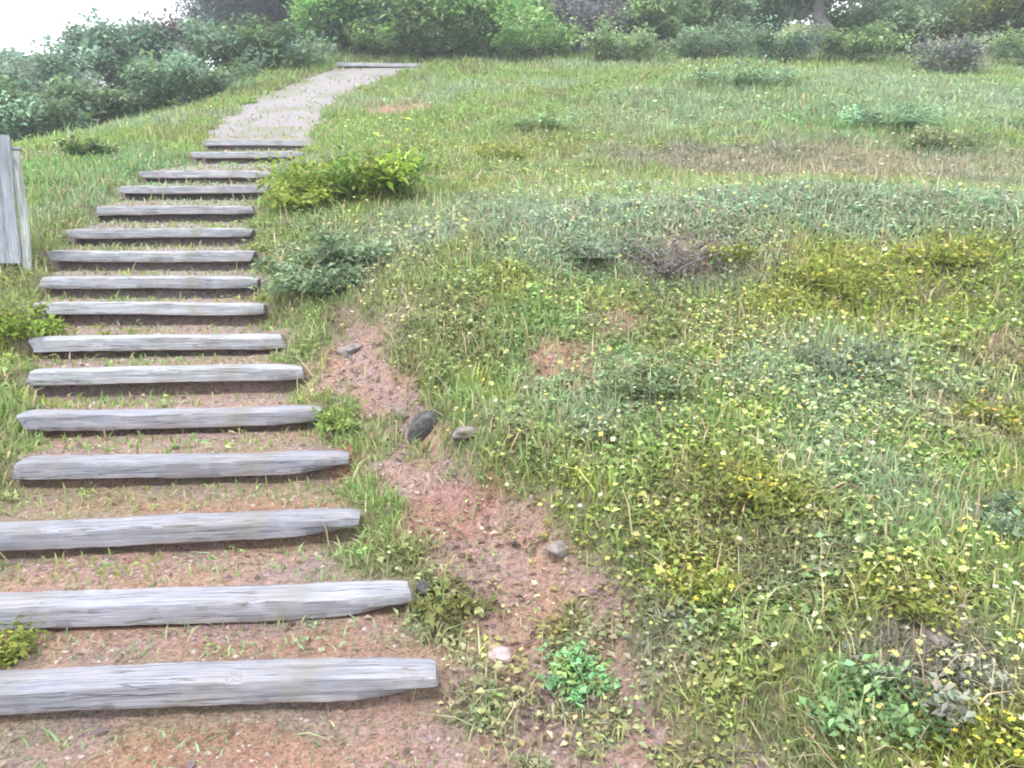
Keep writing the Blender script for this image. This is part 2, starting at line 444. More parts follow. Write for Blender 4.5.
# ------------------------------------------------------------------ the timber steps
def timber_mesh(L, H, D, r, taper=0.0):
    """a squared, weathered timber: worn corners, uneven faces, ends cut a little askew"""
    n = 84
    prof = []
    b = .006
    for (y, z) in [(-D/2 + b, -H/2), (D/2 - b, -H/2), (D/2, -H/2 + b), (D/2, H/2 - b), (D/2 - b, H/2), (0, H/2 + .002), (-D/2 + b*1.6, H/2), (-D/2 + b*.5, H/2 - b*.5), (-D/2, H/2 - b*1.6), (-D/2, 0), (-D/2, -H/2 + b)]:
        prof.append((y, z))
    k = len(prof)
    V, Fq = [], []
    ph = r.uniform(0, 50)
    sk0, sk1 = r.uniform(-.02, .02), r.uniform(-.02, .02)
    bow = r.uniform(-.012, .012)
    for i in range(n + 1):
        t = i / n; x = (t - .5) * L
        for j, (y, z) in enumerate(prof):
            q = float(vnoise(np.array(x * 6 + ph), np.array(j * 1.7 + ph), 3)) - .5
            q2 = float(vnoise(np.array(x * 22 + ph), np.array(j * 2.7 + ph), 4)) - .5
            e = .005 * q + .003 * q2
            q3 = float(vnoise(np.array(x * 11 + ph * 3), np.array(ph + (j // 4) * 9.0), 8))
            chip = max(0, q3 - .75) * .06 if j in (6, 7) else 0
            s = 1 + (e - chip) / .05
            xx = x
            endf = max(0, 1 - min(t, 1 - t) * L / .05)
            s *= 1 - .10 * endf ** 2
            if z < 0: s *= 1 - taper * max(0, (t - .8) / .2) ** 1.5
            elif taper: s *= 1 - .15 * max(0, (t - .85) / .15) ** 2
            if i == 0: xx += sk0 * z / H * 2 + sk1 * y / D
            if i == n: xx += sk1 * z / H * 2 - abs(sk0) * y / D
            V.append((xx, y * s + bow * math.sin(t * math.pi), z * s + .004 * math.sin(t * 5 + ph)))
    bm = bmesh.new()
    vs = [bm.verts.new(v) for v in V]
    for i in range(n):
        for j in range(k):
            f = bm.faces.new((vs[i*k + j], vs[(i+1)*k + j], vs[(i+1)*k + (j+1) % k], vs[i*k + (j+1) % k])); f.smooth = True
    bm.faces.new([vs[j] for j in range(k)]); bm.faces.new([vs[n*k + j] for j in reversed(range(k))])
    bmesh.ops.recalc_face_normals(bm, faces=bm.faces)
    me = bpy.data.meshes.new('timber_step'); bm.to_mesh(me); bm.free()
    me.set_sharp_from_angle(angle=math.radians(32))
    return me

STEP_LABELS = [
    'lowest and nearest timber step, over the reddish dirt at the foot of the stairs',
    'second timber step from the bottom, its right end reaching the weeds beside the gully',
    'third timber step from the bottom, with orange dirt on the tread above it',
    'fourth timber step from the bottom, bluish grey, lowest one with both ends in view',
    'fifth timber step from the bottom, just above the bluish one, bare soil under it',
    'sixth timber step from the bottom, lilac grey with a dark gap under it',
    'seventh timber step from the bottom, level with the grey bare bank on the right',
    'eighth timber step from the bottom, with green weeds on the tread below it',
    'ninth timber step from the bottom, level with the dark shrub right of the stairs',
    'tenth timber step from the bottom, just above the foot of the fence post',
    'eleventh timber step from the bottom, pale top edge, beside the grey fence panel',
    'sixth timber step from the top of the stairs, narrow and grey',
    'fifth timber step from the top, just below the yellow green bush',
    'fourth timber step from the top, beside the yellow green bush',
    'third timber step from the top, short and pale, where the stairs shift right',
    'second timber step from the top, just below the start of the grey path']
rs = random.Random(3)
for i, (s, lab) in enumerate(zip(stp, STEP_LABELS)):
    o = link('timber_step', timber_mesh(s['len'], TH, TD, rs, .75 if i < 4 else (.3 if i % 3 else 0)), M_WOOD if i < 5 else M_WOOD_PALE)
    o.location = (s['c'].x, s['c'].y + TD / 2, s['c'].z)
    o.rotation_euler = (rs.uniform(-.05, .05), rs.uniform(-.006, .006), s['rot'])
    tag(o, lab, 'step', 'weathered timber steps up the hillside')
# the timber at the top end of the path
tx, ty, tz = PTH[-1]
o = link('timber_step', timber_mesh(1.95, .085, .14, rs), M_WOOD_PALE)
o.location = (tx, ty, float(surface(np.array([tx]), np.array([ty]))[0]) + .05)
o.rotation_euler = (0, 0, .05)
tag(o, 'pale timber lying across the far top end of the grey path', 'step', 'weathered timber steps up the hillside')

# ------------------------------------------------------------------ fence at the left edge
def box_mesh(name, w, d, h, bev=.008, r=None, z0=0.0):
    bm = bmesh.new()
    bmesh.ops.create_cube(bm, size=1)
    for v in bm.verts: v.co = Vector((v.co.x * w, v.co.y * d, (v.co.z + .5) * h + z0))
    bmesh.ops.subdivide_edges(bm, edges=[e for e in bm.edges if abs((e.verts[0].co - e.verts[1].co).z) > h * .5], cuts=6)
    bmesh.ops.bevel(bm, geom=[e for e in bm.edges if e.calc_face_angle(0) > .5], offset=bev, segments=2, affect='EDGES', clamp_overlap=True)
    if r:
        p = r.uniform(0, 99)
        for v in bm.verts:
            v.co.x += .006 * math.sin(v.co.z * 9 + p); v.co.y += .005 * math.sin(v.co.z * 7 + p * 2)
    me = bpy.data.meshes.new(name); bm.to_mesh(me); bm.free()
    return me
fx, fy, fz = ground_at(28, 268, lambda x, y: natural(x, y))
fence = empty('timber_fence', (fx, fy, fz), math.radians(205))
tag(fence, 'weathered grey board fence with a pale end post at the left edge beside the stairs', 'fence')
rf = random.Random(9)
post = link('post', box_mesh('post', .058, .058, .90, .006, rf, -.12), M_POST, fence)
tag(post, 'pale end post')
link('cap', box_mesh('cap', .074, .074, .02, .004, None, .782), M_POST, post)
p2 = link('post', box_mesh('post', .075, .075, 1.15, .008, rf, -.25), M_FENCE, fence); p2.location = (1.5, 0, .06)
for i in range(10):
    b = link('board', box_mesh('board', .132, .02, .85 + .05 * i + rf.uniform(-.012, .012), .003, rf, .03), M_FENCE, fence)
    b.location = (.098 + i * .14, .045, 0); b.rotation_euler = (0, rf.uniform(-.01, .01), 0)
for z in (.2, .62):
    me = box_mesh('rail', .05, .035, 1.42, .004, rf)
    b = link('rail', me, M_FENCE, fence); b.rotation_euler = (0, math.pi / 2, 0); b.location = (.04, .018, z + .02)

# ------------------------------------------------------------------ stones
def stone(name, px, py, size, m, lab, flat=.65, seed=0):
    x, y, _ = ground_at(px, py, surface)
    bm = bmesh.new()
    bmesh.ops.create_icosphere(bm, subdivisions=4, radius=1)
    r = random.Random(seed)
    o3 = Vector((r.uniform(0, 50), r.uniform(0, 50), r.uniform(0, 50)))
    from mathutils import noise as mn
    cuts = [(Vector((r.gauss(0, 1), r.gauss(0, 1), r.gauss(0, 1))).normalized(), r.uniform(.55, .85)) for _ in range(9)]
    for v in bm.verts:
        p = v.co.copy()
        for nrm, d in cuts:
            e = p.dot(nrm) - d
            if e > 0: p -= nrm * e * .9
        p *= 1 + .16 * mn.noise(p * 1.6 + o3) + .05 * mn.noise(p * 6 + o3)
        v.co = Vector((p.x * size[0], p.y * size[1], p.z * size[2]))
    for f in bm.faces: f.smooth = True
    me = bpy.data.meshes.new(name); bm.to_mesh(me); bm.free()
    o = link(name, me, m)
    z = float(surface(np.array([x]), np.array([y]))[0])
    o.location = (x, y, z + size[2] * .12); o.rotation_euler = (r.uniform(-.2, .2), r.uniform(-.2, .2), r.uniform(0, 6))
    return tag(o, lab, 'stone', 'stones along the worn gully')
stone('stone', 425, 432, (.08, .06, .13), M_STONE_D, 'dark upright stone at the head of the red gully', seed=1)
stone('stone', 404, 416, (.06, .05, .045), M_STONE_G, 'pale grey stone just left of the dark upright stone', seed=2)
stone('stone', 466, 434, (.085, .06, .03), M_STONE_G, 'low grey slab right of the dark upright stone', seed=3)
stone('stone', 500, 660, (.042, .036, .034), M_STONE_P, 'small pinkish stone left of the bright green tuft', seed=4)
stone('stone', 424, 598, (.035, .03, .026), M_STONE_D, 'dark stone against the right end of the second timber step', seed=5)
stone('stone', 350, 352, (.10, .08, .05), M_STONE_G, 'flat grey stone on the bare bank beside the seventh step', seed=6)
stone('stone', 560, 553, (.055, .045, .03), M_STONE_G, 'half buried grey stone on the right bank of the gully above the green tuft', seed=7)
stone('stone', 935, 640, (.055, .045, .02), M_STONE_G, 'flat grey stone among the weeds at lower right', seed=8)

# ------------------------------------------------------------------ plants: leaves, blades, flowers as meshes
def rot_rand(n, tilt_lo, tilt_hi, r):
    """n frames: leaf axis u (outwards), side v, normal w"""
    az = r.uniform(0, 2 * np.pi, n); el = r.uniform(tilt_lo, tilt_hi, n)
    u = np.stack([np.cos(az) * np.cos(el), np.sin(az) * np.cos(el), np.sin(el)], -1)
    v = np.stack([-np.sin(az), np.cos(az), np.zeros(n)], -1)
    ro = r.uniform(-.7, .7, n)[:, None]
    w = np.cross(u, v)
    v = v * np.cos(ro) + w * np.sin(ro)
    w = np.cross(u, v)
    return u, v, w

def leaves(P, L, wid, tilt, r, fold=.25):
    """leaf = two quads folded along the midrib (6 vertices), rooted at P"""
    n = len(P)
    u, v, w = rot_rand(n, *tilt, r)
    L = np.broadcast_to(L, n)[:, None]; wd = (np.broadcast_to(wid, n)[:, None]) * L / 2
    base = P; mid = P + u * L * .5 - w * L * .0; tip = P + u * L - np.abs(w) * 0
    tip = tip - np.array([0, 0, .18]) * L
    m1 = P + u * L * .45 + v * wd + w * wd * fold
    m2 = P + u * L * .45 - v * wd + w * wd * fold
    V = np.stack([base, m1, tip, m2], 1).reshape(-1, 3)
    i = np.arange(n)[:, None] * 4
    F = i + np.array([[0, 1, 2, 3]])
    return V, F

def blades(P, H, wd, lean, r, fdir=None):
    """grass blade: 5 points, a quad and a tip kept as two quads with a doubled tip"""
    n = len(P)
    az = r.uniform(0, 2 * np.pi, n); ln = np.abs(r.normal(0, lean, n))
    d = np.stack([np.cos(az), np.sin(az), np.zeros(n)], -1); s = np.stack([-np.sin(az), np.cos(az), np.zeros(n)], -1)
    fz = r.uniform(0, 2 * np.pi, n); s = np.stack([np.cos(fz), np.sin(fz), np.zeros(n)], -1)
    H = np.broadcast_to(H, n)[:, None]; wd = np.broadcast_to(wd, n)[:, None]; ln = ln[:, None]
    up = np.array([0, 0, 1.0])
    mid = P + up * H * .55 + d * H * ln * .35
    tip = P + up * H * (1 - .25 * np.minimum(ln, 1.5)) + d * H * ln
    V = np.stack([P - s * wd / 2, P + s * wd / 2, mid + s * wd * .4, mid - s * wd * .4, tip], 1).reshape(-1, 3)
    i = np.arange(n)[:, None] * 5
    F4 = i + np.array([[0, 1, 2, 3]]); F3 = i + np.array([[3, 2, 4]])
    # keep one face size: split the quad
    F = np.concatenate([F4[:, [0, 1, 2]], F4[:, [0, 2, 3]], F3])
    return V, F

def merge(parts):
    V, F, T, o = [], [], [], 0
    for v, f, t in parts:
        V.append(v); F.append(f + o); T.append(t); o += len(v)
    return np.concatenate(V), np.concatenate(F), np.concatenate(T)

def jit(base, n, k, r, amt=.22, hue=.12):
    """n plants' tints round BASE (n,3) or (3,), each repeated for its k vertices"""
    b = np.broadcast_to(np.asarray(base, float), (n, 3)).copy()
    b *= np.exp(r.normal(0, amt, (n, 1)))
    b *= np.exp(r.normal(0, hue, (n, 3)))
    return np.repeat(b, k, 0)

# colour patches seen on the slope: picture point, radii, colour, strength
C_GRASS = np.array((1.24, 1.2, 1.10)) * np.array((0.191, 0.282, 0.102)); C_YEL = np.array((0.325, 0.350, 0.072)); C_SAGE = np.array((.285, .37, .255))
C_OLIVE = np.array((0.232, 0.232, 0.114)); C_DRY = np.array((0.371, 0.311, 0.204)); C_BRIGHT = np.array((0.186, 0.328, 0.120)); C_GREY = np.array((0.244, 0.226, 0.198))
PATCH = []
for (px, py, ra, rb, c, s) in [(745, 485, .35, .3, C_YEL, .6), (690, 590, .2, .12, C_YEL, .7), (905, 600, .2, .15, C_YEL, .6), (985, 735, .25, .15, C_YEL, .9),
                               (350, 180, .7, .8, C_YEL, .7), (800, 275, .9, .7, C_YEL, .65), (930, 255, .5, .4, C_YEL, .6), (720, 240, .5, .4, C_DRY, .6), (500, 155, 1.0, .9, C_YEL, .35),
                               (480, 215, 1.2, .9, C_SAGE, .6), (620, 235, .9, .8, C_SAGE, .8), (860, 160, 2.5, 1.1, C_GREY * 1.25, .6), (700, 165, 1.6, .8, C_GREY, .6), (760, 200, 2.5, .5, C_SAGE, .8), (950, 205, 2.0, .5, C_SAGE, .7), (640, 190, 1.2, .5, C_SAGE, .7),
                               (600, 380, .5, .4, C_SAGE, .6), (830, 370, .6, .5, C_SAGE, .6), (840, 470, .35, .35, C_SAGE, .6), (550, 330, .4, .6, C_BRIGHT, .6), (700, 110, 2, 2, C_SAGE, .6),
                               (740, 85, 2.0, 2.5, C_BRIGHT, .3), (870, 120, 1.6, 1.6, C_BRIGHT, .5), (900, 660, .2, .1, C_GREY, .8), (640, 640, .2, .15, C_GREY, .5), (700, 330, .5, .35, C_OLIVE, .5),
                               (450, 340, .4, .5, C_OLIVE, .6), (860, 695, .18, .12, C_BRIGHT, .8), (940, 660, .2, .2, C_GREY, .8), (790, 560, .25, .2, C_GREY, .5), (1000, 430, .3, .25, C_DRY, .6),
                               (20, 330, .4, .5, C_YEL, .6), (110, 170, 1.2, 1.5, C_BRIGHT, .6), (90, 230, .6, .8, C_OLIVE, .4), (700, 520, .3, .25, C_OLIVE, .6), (960, 100, 3, 2.5, C_SAGE, .6)]:
    q = ground_at(px, py); PATCH.append((q[0], q[1], ra, rb, c, s))
def patch_tint(x, y):
    n1 = fbm(x * 1.3, y * 1.3, 21)[:, None]; n2 = fbm(x * .55 + 9, y * .55, 22)[:, None]; n3 = fbm(x * 3.1, y * 3.1, 25)[:, None]
    c = C_GRASS * np.ones((len(x), 1))
    c = c + (C_OLIVE - c) * sstep(.48, .72, n1) * .6
    c = c + (C_SAGE - c) * sstep(.5, .7, n2) * .6
    c = c + (C_YEL - c) * sstep(.58, .72, n3) * .45
    wob = (n3[:, 0] - .5) * 1.0
    for (gx_, gy_, ra, rb, col, s) in PATCH:
        m = s * sstep(1.4, .5, np.sqrt(((x - gx_) / ra) ** 2 + ((y - gy_) / rb) ** 2) + wob)
        c = c + (col - c) * m[:, None]
    b = bare(x, y)[:, None]
    c = c + (C_DRY - c) * b * .6
    return c

def scatter(n, r0, r1, power, r, amax=52):
    """points over the slope; density per area ~ distance^-power"""
    u = r.uniform(0, 1, n)
    e = 2 - power
    d = (r0 ** e + u * (r1 ** e - r0 ** e)) ** (1 / e)
    a_ = np.radians(r.uniform(-amax, amax, n))
    return d * np.sin(a_), d * np.cos(a_)

def keep(x, y, r, pathk, barek):
    k = 1 - (1 - pathk) * on_path(x, y)
    k = k * (1 - (1 - barek) * bare(x, y))
    k = k * np.where(y > 23.5, 0.0, 1)
    return r.uniform(0, 1, len(x)) < k

def not_on_timber(x, y):
    ok = np.ones(len(x), bool)
    for s in stp:
        yf = s['c'].y + s['sl'] * (x - s['c'].x)
        ok &= ~((np.abs(x - s['c'].x) < s['len'] / 2 + .015) & (y > yf - .012) & (y < yf + TD + .02))
    return ok

def ground_z(x, y): return surface(x, y)

# short grass
x, y = scatter(520000, 1.0, 24, 1.25, rng)
thin = .35 + .65 * sstep(.35, .6, fbm(x * 1.7, y * 1.7, 61))
# grass grows on some of the treads, most at the sides
tread = .10 * sstep(12, 11, y) + .03 + .30 * sstep(.5, .65, fbm(x * 1.6 + 4, y * 1.6, 62)) * sstep(2.9, 3.6, y) * sstep(10, 6, y) + .35 * sstep(2.9, 3.3, y) * sstep(5.4, 4.6, y) * sstep(.2, -.5, x - path_x(y))
k = keep(x, y, rng, tread, .035) & not_on_timber(x, y) & (rng.uniform(0, 1, len(x)) < thin)
x, y = x[k], y[k]; n = len(x); d = np.hypot(x, y)
P = np.stack([x, y, ground_z(x, y) - .004], -1)
H = (.035 + .0036 * d) * np.exp(rng.normal(0, .35, n)) * (.8 + .6 * fbm(x * 1.1, y * 1.1, 63)) * (1 - .5 * on_path(x, y))
V, F = blades(P, H, .0032 + .0017 * d, .65, rng)
tint = patch_tint(x, y)
dry = (rng.uniform(0, 1, n) < .10 - .05 * sstep(5, 10, d))[:, None]
tint = np.where(dry, C_DRY * 1.15, tint)
me = np_mesh('grass', V, F, jit(tint, n, 5, rng, .22, .06))
tag(link('grass', me, M_GRASS), 'short mixed green grass covering the hillside', 'grass', None, 'stuff')

# matted thatch under the grass
x, y = scatter(170000, 1.0, 11, 1.3, rng)
k = keep(x, y, rng, .05, .05) & not_on_timber(x, y); x, y = x[k], y[k]; n = len(x); d = np.hypot(x, y)
P = np.stack([x, y, ground_z(x, y) - .002], -1)
V, F = blades(P, (.020 + .003 * d) * np.exp(rng.normal(0, .3, n)), .0035 + .0016 * d, 1.7, rng)
base = np.where((rng.uniform(0, 1, n) < .3)[:, None], C_DRY * .9, patch_tint(x, y))
tag(link('thatch', np_mesh('thatch', V, F, jit(base, n, 5, rng, .25, .06)), M_GRASS), 'matted low grass and dead stems close to the soil', 'thatch', None, 'stuff')

# creeping leafy weeds, rosettes of small leaves
x, y = scatter(46000, 1.0, 20, 1.45, rng)
weedy = (1 - .55 * sstep(4.5, 8, np.hypot(x, y))) * sstep(.36, .52, fbm(x * 1.2 + 3, y * 1.2, 64)) * np.where(x - path_x(y) > .7, 1, .35)
k = keep(x, y, rng, .05, .07) & not_on_timber(x, y) & (rng.uniform(0, 1, len(x)) < weedy)
x, y = x[k], y[k]; n = len(x); d = np.hypot(x, y)
m_ = 9
rad = (.018 + .0034 * d) * np.exp(np.clip(rng.normal(0, .25, n), -.5, .35))
X = np.repeat(x, m_) + rng.normal(0, 1, n * m_) * np.repeat(rad, m_); Y = np.repeat(y, m_) + rng.normal(0, 1, n * m_) * np.repeat(rad, m_)
ok = not_on_timber(X, Y)
Z = ground_z(X, Y) + np.abs(rng.normal(0, .6, n * m_)) * np.repeat(rad, m_) + .006
Lf = np.repeat(rad * .85, m_) * np.exp(np.clip(rng.normal(0, .22, n * m_), -.5, .35))
tint = np.repeat(jit(patch_tint(x, y) * np.array((1.0, .98, .95)), n, 1, rng, .2, .08), m_, 0)
P = np.stack([X, Y, Z], -1)[ok]; Lf = Lf[ok]; tint = tint[ok]
V, F = leaves(P, Lf, .62, (-.15, .8), rng)
me = np_mesh('weeds', V, F, jit(tint, len(P), 4, rng, .25, .06))
tag(link('weeds', me, M_LEAF), 'low leafy weeds creeping through the grass', 'weeds', None, 'stuff')

# dry stalks
x, y = scatter(4500, 1.1, 10, 1.5, rng)
k = keep(x, y, rng, .04, .2) & not_on_timber(x, y); x, y = x[k], y[k]; n = len(x); d = np.hypot(x, y)
P = np.stack([x, y, ground_z(x, y)], -1)
V, F = blades(P, (.09 + .006 * d) * np.exp(rng.normal(0, .3, n)), .0028 + .0009 * d, .8, rng)
me = np_mesh('dry_grass', V, F, jit(C_DRY * 1.25, n, 5, rng, .25, .06))
tag(link('dry_grass', me, M_GRASS), 'thin straw coloured stalks among the green grass', 'dry grass', None, 'stuff')

# small flower heads, pale yellow
def flowers(P, R, r, tint, kpet=5):
    n = len(P)
    az = r.uniform(0, 2 * np.pi, n)
    nn = np.stack([r.normal(0, .35, n), r.normal(-.25, .35, n), np.ones(n)], -1); nn /= np.linalg.norm(nn, axis=1, keepdims=True)
    a1 = np.cross(nn, np.array([1., 0, 0])); a1 /= np.linalg.norm(a1, axis=1, keepdims=True); a2 = np.cross(nn, a1)
    Vs = []
    R = np.broadcast_to(R, n)[:, None]
    for j in range(kpet):
        t = az + j * 2 * np.pi / kpet
        def at(rr, dt, up): return P + (a1 * np.cos(t + dt)[:, None] + a2 * np.sin(t + dt)[:, None]) * R * rr + nn * R * up
        Vs += [at(0, 0, 0), at(.75, -.5, .18), at(1, 0, .22), at(.75, .5, .18)]
    V = np.stack(Vs, 1).reshape(-1, 3)
    F = (np.arange(n)[:, None, None] * (4 * kpet) + np.arange(kpet)[None, :, None] * 4 + np.arange(4)[None, None, :]).reshape(-1, 4)
    return V, F, np.repeat(tint, 4 * kpet, 0)
x, y = scatter(34000, 1.3, 15, 1.3, rng)
d0 = np.hypot(x, y); fl = (.25 + .75 * sstep(.42, .62, fbm(x * 1.5 + 7, y * 1.5, 66))) * sstep(.5, 2.2, x - path_x(y) + .6) * (.12 + .88 * sstep(8.5, 4, d0)) * np.where(x - path_x(y) > 1.1, 1, .12)
k = keep(x, y, rng, 0, .1) & (rng.uniform(0, 1, len(x)) < fl); x, y = x[k], y[k]; n = len(x); d = np.hypot(x, y)
P = np.stack([x, y, ground_z(x, y) + .03 + .006 * d + rng.uniform(0, .03, n)], -1)
base = np.array([(.58, .58, .42), (.58, .54, .14), (.48, .54, .16), (.54, .54, .22)])[rng.integers(0, 4, n)]
V, F, T = flowers(P, (.0046 + .00105 * d) * np.exp(rng.normal(0, .25, n)), rng, jit(base, n, 1, rng, .12, .05))
me = np_mesh('flowers', V, F, T)
tag(link('flowers', me, M_PETAL), 'tiny pale yellow flowers scattered through the weeds', 'flowers', None, 'stuff')

# pebbles and litter on the bare soil
def pebbles():
    x = np.concatenate([rng.uniform(-3.5, 1.2, 60000)]); y = 1.2 + rng.uniform(0, 1, len(x)) ** 1.6 * 10
    b = np.maximum(bare(x, y), on_path(x, y) * .6)
    k = (rng.uniform(0, 1, len(x)) < b * .55) & not_on_timber(x, y); x, y = x[k], y[k]; n = len(x)
    bm = bmesh.new(); bmesh.ops.create_icosphere(bm, subdivisions=1, radius=1); tv = np.array([v.co[:] for v in bm.verts]); tf = np.array([[v.index for v in f.verts] for f in bm.faces]); bm.free()
    s = np.exp(np.clip(rng.normal(-5.6, .55, n), -7, -4.6))[:, None, None] * rng.uniform(.6, 1.2, (n, 1, 3)) * (1 + .12 * y[:, None, None])
    V = tv[None] * s * (1 + rng.normal(0, .12, (n, len(tv), 1)))
    z = ground_z(x, y)
    V = V + np.stack([x, y, z - s[:, 0, 2] * .3], -1)[:, None]
    F = (np.arange(n)[:, None, None] * len(tv) + tf[None]).reshape(-1, 3)
    tag(link('gravel', np_mesh('gravel', V.reshape(-1, 3), F), M_PEB), 'small loose stones on the bare soil of the steps and gully', 'gravel', None, 'stuff')
pebbles()
x = rng.uniform(-3.5, 1.4, 26000); y = 1.2 + rng.uniform(0, 1, len(x)) ** 1.4 * 9
k = (rng.uniform(0, 1, len(x)) < np.maximum(bare(x, y) * .9, on_path(x, y) * .09)) & not_on_timber(x, y); x, y = x[k], y[k]; n = len(x)
P = np.stack([x, y, ground_z(x, y) + .008], -1)
V, F = leaves(P, .024 * np.exp(np.clip(rng.normal(0, .35, n), -.7, .6)) * (1 + .05 * y), .45, (-.2, .35), rng, .5)
lit = np.array([(.24, .165, .13), (.155, .11, .10), (.34, .27, .20), (.22, .165, .175)])[rng.integers(0, 4, n)]
tag(link('leaf_litter', np_mesh('leaf_litter', V, F, jit(lit, n, 4, rng, .2, .05)), M_LEAF), 'dead brown leaves littering the gully and treads', 'leaf litter', None, 'stuff')

# ------------------------------------------------------------------ bushes and trees
def tube(pts, rad, sides=7):
    """a bent tapering limb as one open tube with a closed tip"""
    pts = np.asarray(pts, float); n = len(pts)
    V = []
    for i in range(n):
        t = pts[min(i + 1, n - 1)] - pts[max(i - 1, 0)]; t = t / (np.linalg.norm(t) + 1e-9)
        a_ = np.cross(t, (0.3, 1, 0.1)); a_ /= np.linalg.norm(a_) + 1e-9; b_ = np.cross(t, a_)
        for j in range(sides):
            an = 2 * np.pi * j / sides
            V.append(pts[i] + (a_ * math.cos(an) + b_ * math.sin(an)) * rad[i])
    F = []
    for i in range(n - 1):
        for j in range(sides):
            F.append((i * sides + j, i * sides + (j + 1) % sides, (i + 1) * sides + (j + 1) % sides, (i + 1) * sides + j))
    return np.array(V), np.array(F)

def branchy(H, spread, r, nlimb, r0, first=.25, droop=0.0, lean=(0, 0)):
    """trunk and limbs; returns mesh arrays and the points that carry leaves"""
    parts, tips = [], []
    top = np.array([lean[0], lean[1], H * .92])
    m = 7
    tr = [np.array([0, 0, -.25])] + [top * (i / m) + np.array([r.normal(0, .03 * H) * (i > 0), r.normal(0, .03 * H) * (i > 0), 0]) for i in range(m + 1)]
    tr = np.array(tr)
    parts.append(tube(tr, [r0 * 1.25] + [r0 * (1 - .85 * i / m) for i in range(m + 1)], 8))
    for i in range(nlimb):
        t = first + (1 - first) * (i + r.uniform(0, 1)) / nlimb
        j = 1 + min(t, .999) * m; a0 = tr[int(j)] + (tr[min(int(j) + 1, m + 1)] - tr[int(j)]) * (j % 1)
        az = i * 2.4 + r.uniform(-.5, .5)
        ln = spread * (1.05 - .55 * t) * r.uniform(.7, 1.15)
        rise = (.55 - droop) * ln * r.uniform(.5, 1.3)
        pts = [a0 + np.array([math.cos(az), math.sin(az), 0]) * ln * q + np.array([0, 0, rise * q ** (1.2)]) + r.normal(0, .03 * ln, 3) * (q > 0) for q in (0, .35, .7, 1)]
        rr = r0 * (1 - .75 * t) * .5
        parts.append(tube(pts, [rr, rr * .7, rr * .45, rr * .15], 5))
        tips += [(pts[1] + pts[2]) / 2, pts[2], pts[3]]
        for q in range(2):
            b0 = pts[2] if q else (pts[1] + pts[2]) / 2
            e = b0 + np.array([math.cos(az + r.uniform(-1.2, 1.2)), math.sin(az + r.uniform(-1.2, 1.2)), r.uniform(-.1, .8) - droop]) * ln * .4
            parts.append(tube([b0, (b0 + e) / 2, e], [rr * .4, rr * .3, rr * .1], 4)); tips.append(e)
    tips.append(tr[-1])
    V, F, o = [], [], 0
    for v, f in parts: V.append(v); F.append(f + o); o += len(v)
    return np.concatenate(V), np.concatenate(F), np.array(tips)

def crown_mesh(tips, nleaf, size, clump, col, r, squash=.7, needle=False, col2=None):
    n = nleaf
    ci = r.integers(0, len(tips), n)
    sc_ = clump * np.exp(r.normal(0, .3, len(tips)))
    off = r.normal(0, 1, (n, 3)); off /= np.linalg.norm(off, axis=1, keepdims=True); off *= r.uniform(0, 1, (n, 1)) ** .45
    off[:, 2] *= squash
    P = tips[ci] + off * sc_[ci][:, None]
    tone = np.exp(r.normal(0, .22, (len(tips), 1))) * np.asarray(col)
    if col2 is not None:
        pick = r.uniform(0, 1, len(tips)) < .35; tone[pick] = np.asarray(col2) * np.exp(r.normal(0, .15, (pick.sum(), 1)))
    V, F = leaves(P, size * np.exp(np.clip(r.normal(-.1, .42, n), -1.1, .5)), .16 if needle else .55, (-.7, 1.0), r)
    return np_mesh('crown', V, F, jit(tone[ci], n, 4, r, .2, .06))

def on_ground(px, py=None, D=None):
    if D is None: return ground_at(px, py)
    a, _ = ray(px, 384 if py is None else py)
    # distance D up the hill, sideways so that its foot is seen at px
    X = (px - 512) / FPX * D
    return X, D, float(surface(np.array([X]), np.array([D]))[0])

def tree(name, lab, cat, px, D, H, spread, nlimb, r0, nleaf, size, clump, col, seed, group=None, bark=None, first=.25, droop=0., lean=(0, 0), squash=.7, needle=False, col2=None):
    r = np.random.default_rng(seed)
    x, y, z = on_ground(px, None, D)
    H = max(.45, EYE + ray(px, H)[1] * D - z - clump * .55)       # H: picture height of the crown's top
    root = empty(name, (x, y, z))
    tag(root, lab, cat, group)
    V, F, tips = branchy(H, spread, r, nlimb, r0, first, droop, lean)
    link('trunk', np_mesh('trunk', V, F, None, True), bark or M_BARK, root)
    link('crown', crown_mesh(tips, nleaf, size, clump, col, r, squash, needle, col2), M_LEAF, root)
    return root

D_PINE = (0.068, 0.101, 0.088); D_TEAL = (.19, .29, .20); D_GREY = (.24, .29, .23); D_GREEN = (.23, .41, .13); D_DARK = (.13, .20, .09); D_SAGE = (.23, .32, .19); D_BLUE = (.15, .185, .19); D_LIGHT = (.28, .39, .17)
TG = 'trees along the top of the hill'; BG = 'bushes along the top of the hill'
# far left
tree('pine_tree', 'dark sparse pine leaning right against the white sky at the far left', 'tree', 14, 27, 44, 1.4, 10, .10, 5000, .20, .34, D_PINE, 101, TG, None, .55, .25, (1.0, 0), .45, True)
tree('bush', 'pale grey green bush at the far left edge under the leaning pine', 'bush', 8, 22, 88, 1.6, 12, .07, 9000, .13, .5, D_GREY, 102, BG, None, .15)
tree('bush', 'grey green bush under the open white sky, right of the leaning pine', 'bush', 62, 21, 62, 1.6, 12, .07, 10000, .13, .5, D_TEAL, 103, BG, None, .12, col2=D_GREY)
tree('bush', 'teal green rounded bush rising into the sky right of the open gap', 'bush', 140, 23, 30, 1.6, 14, .09, 15000, .14, .55, D_TEAL, 104, BG, None, .12)
tree('bush', 'low dark olive bush at the foot of the teal bush', 'bush', 120, 17.5, 98, 1.3, 10, .05, 7000, .11, .4, D_DARK, 105, BG, None, .1, col2=D_SAGE)
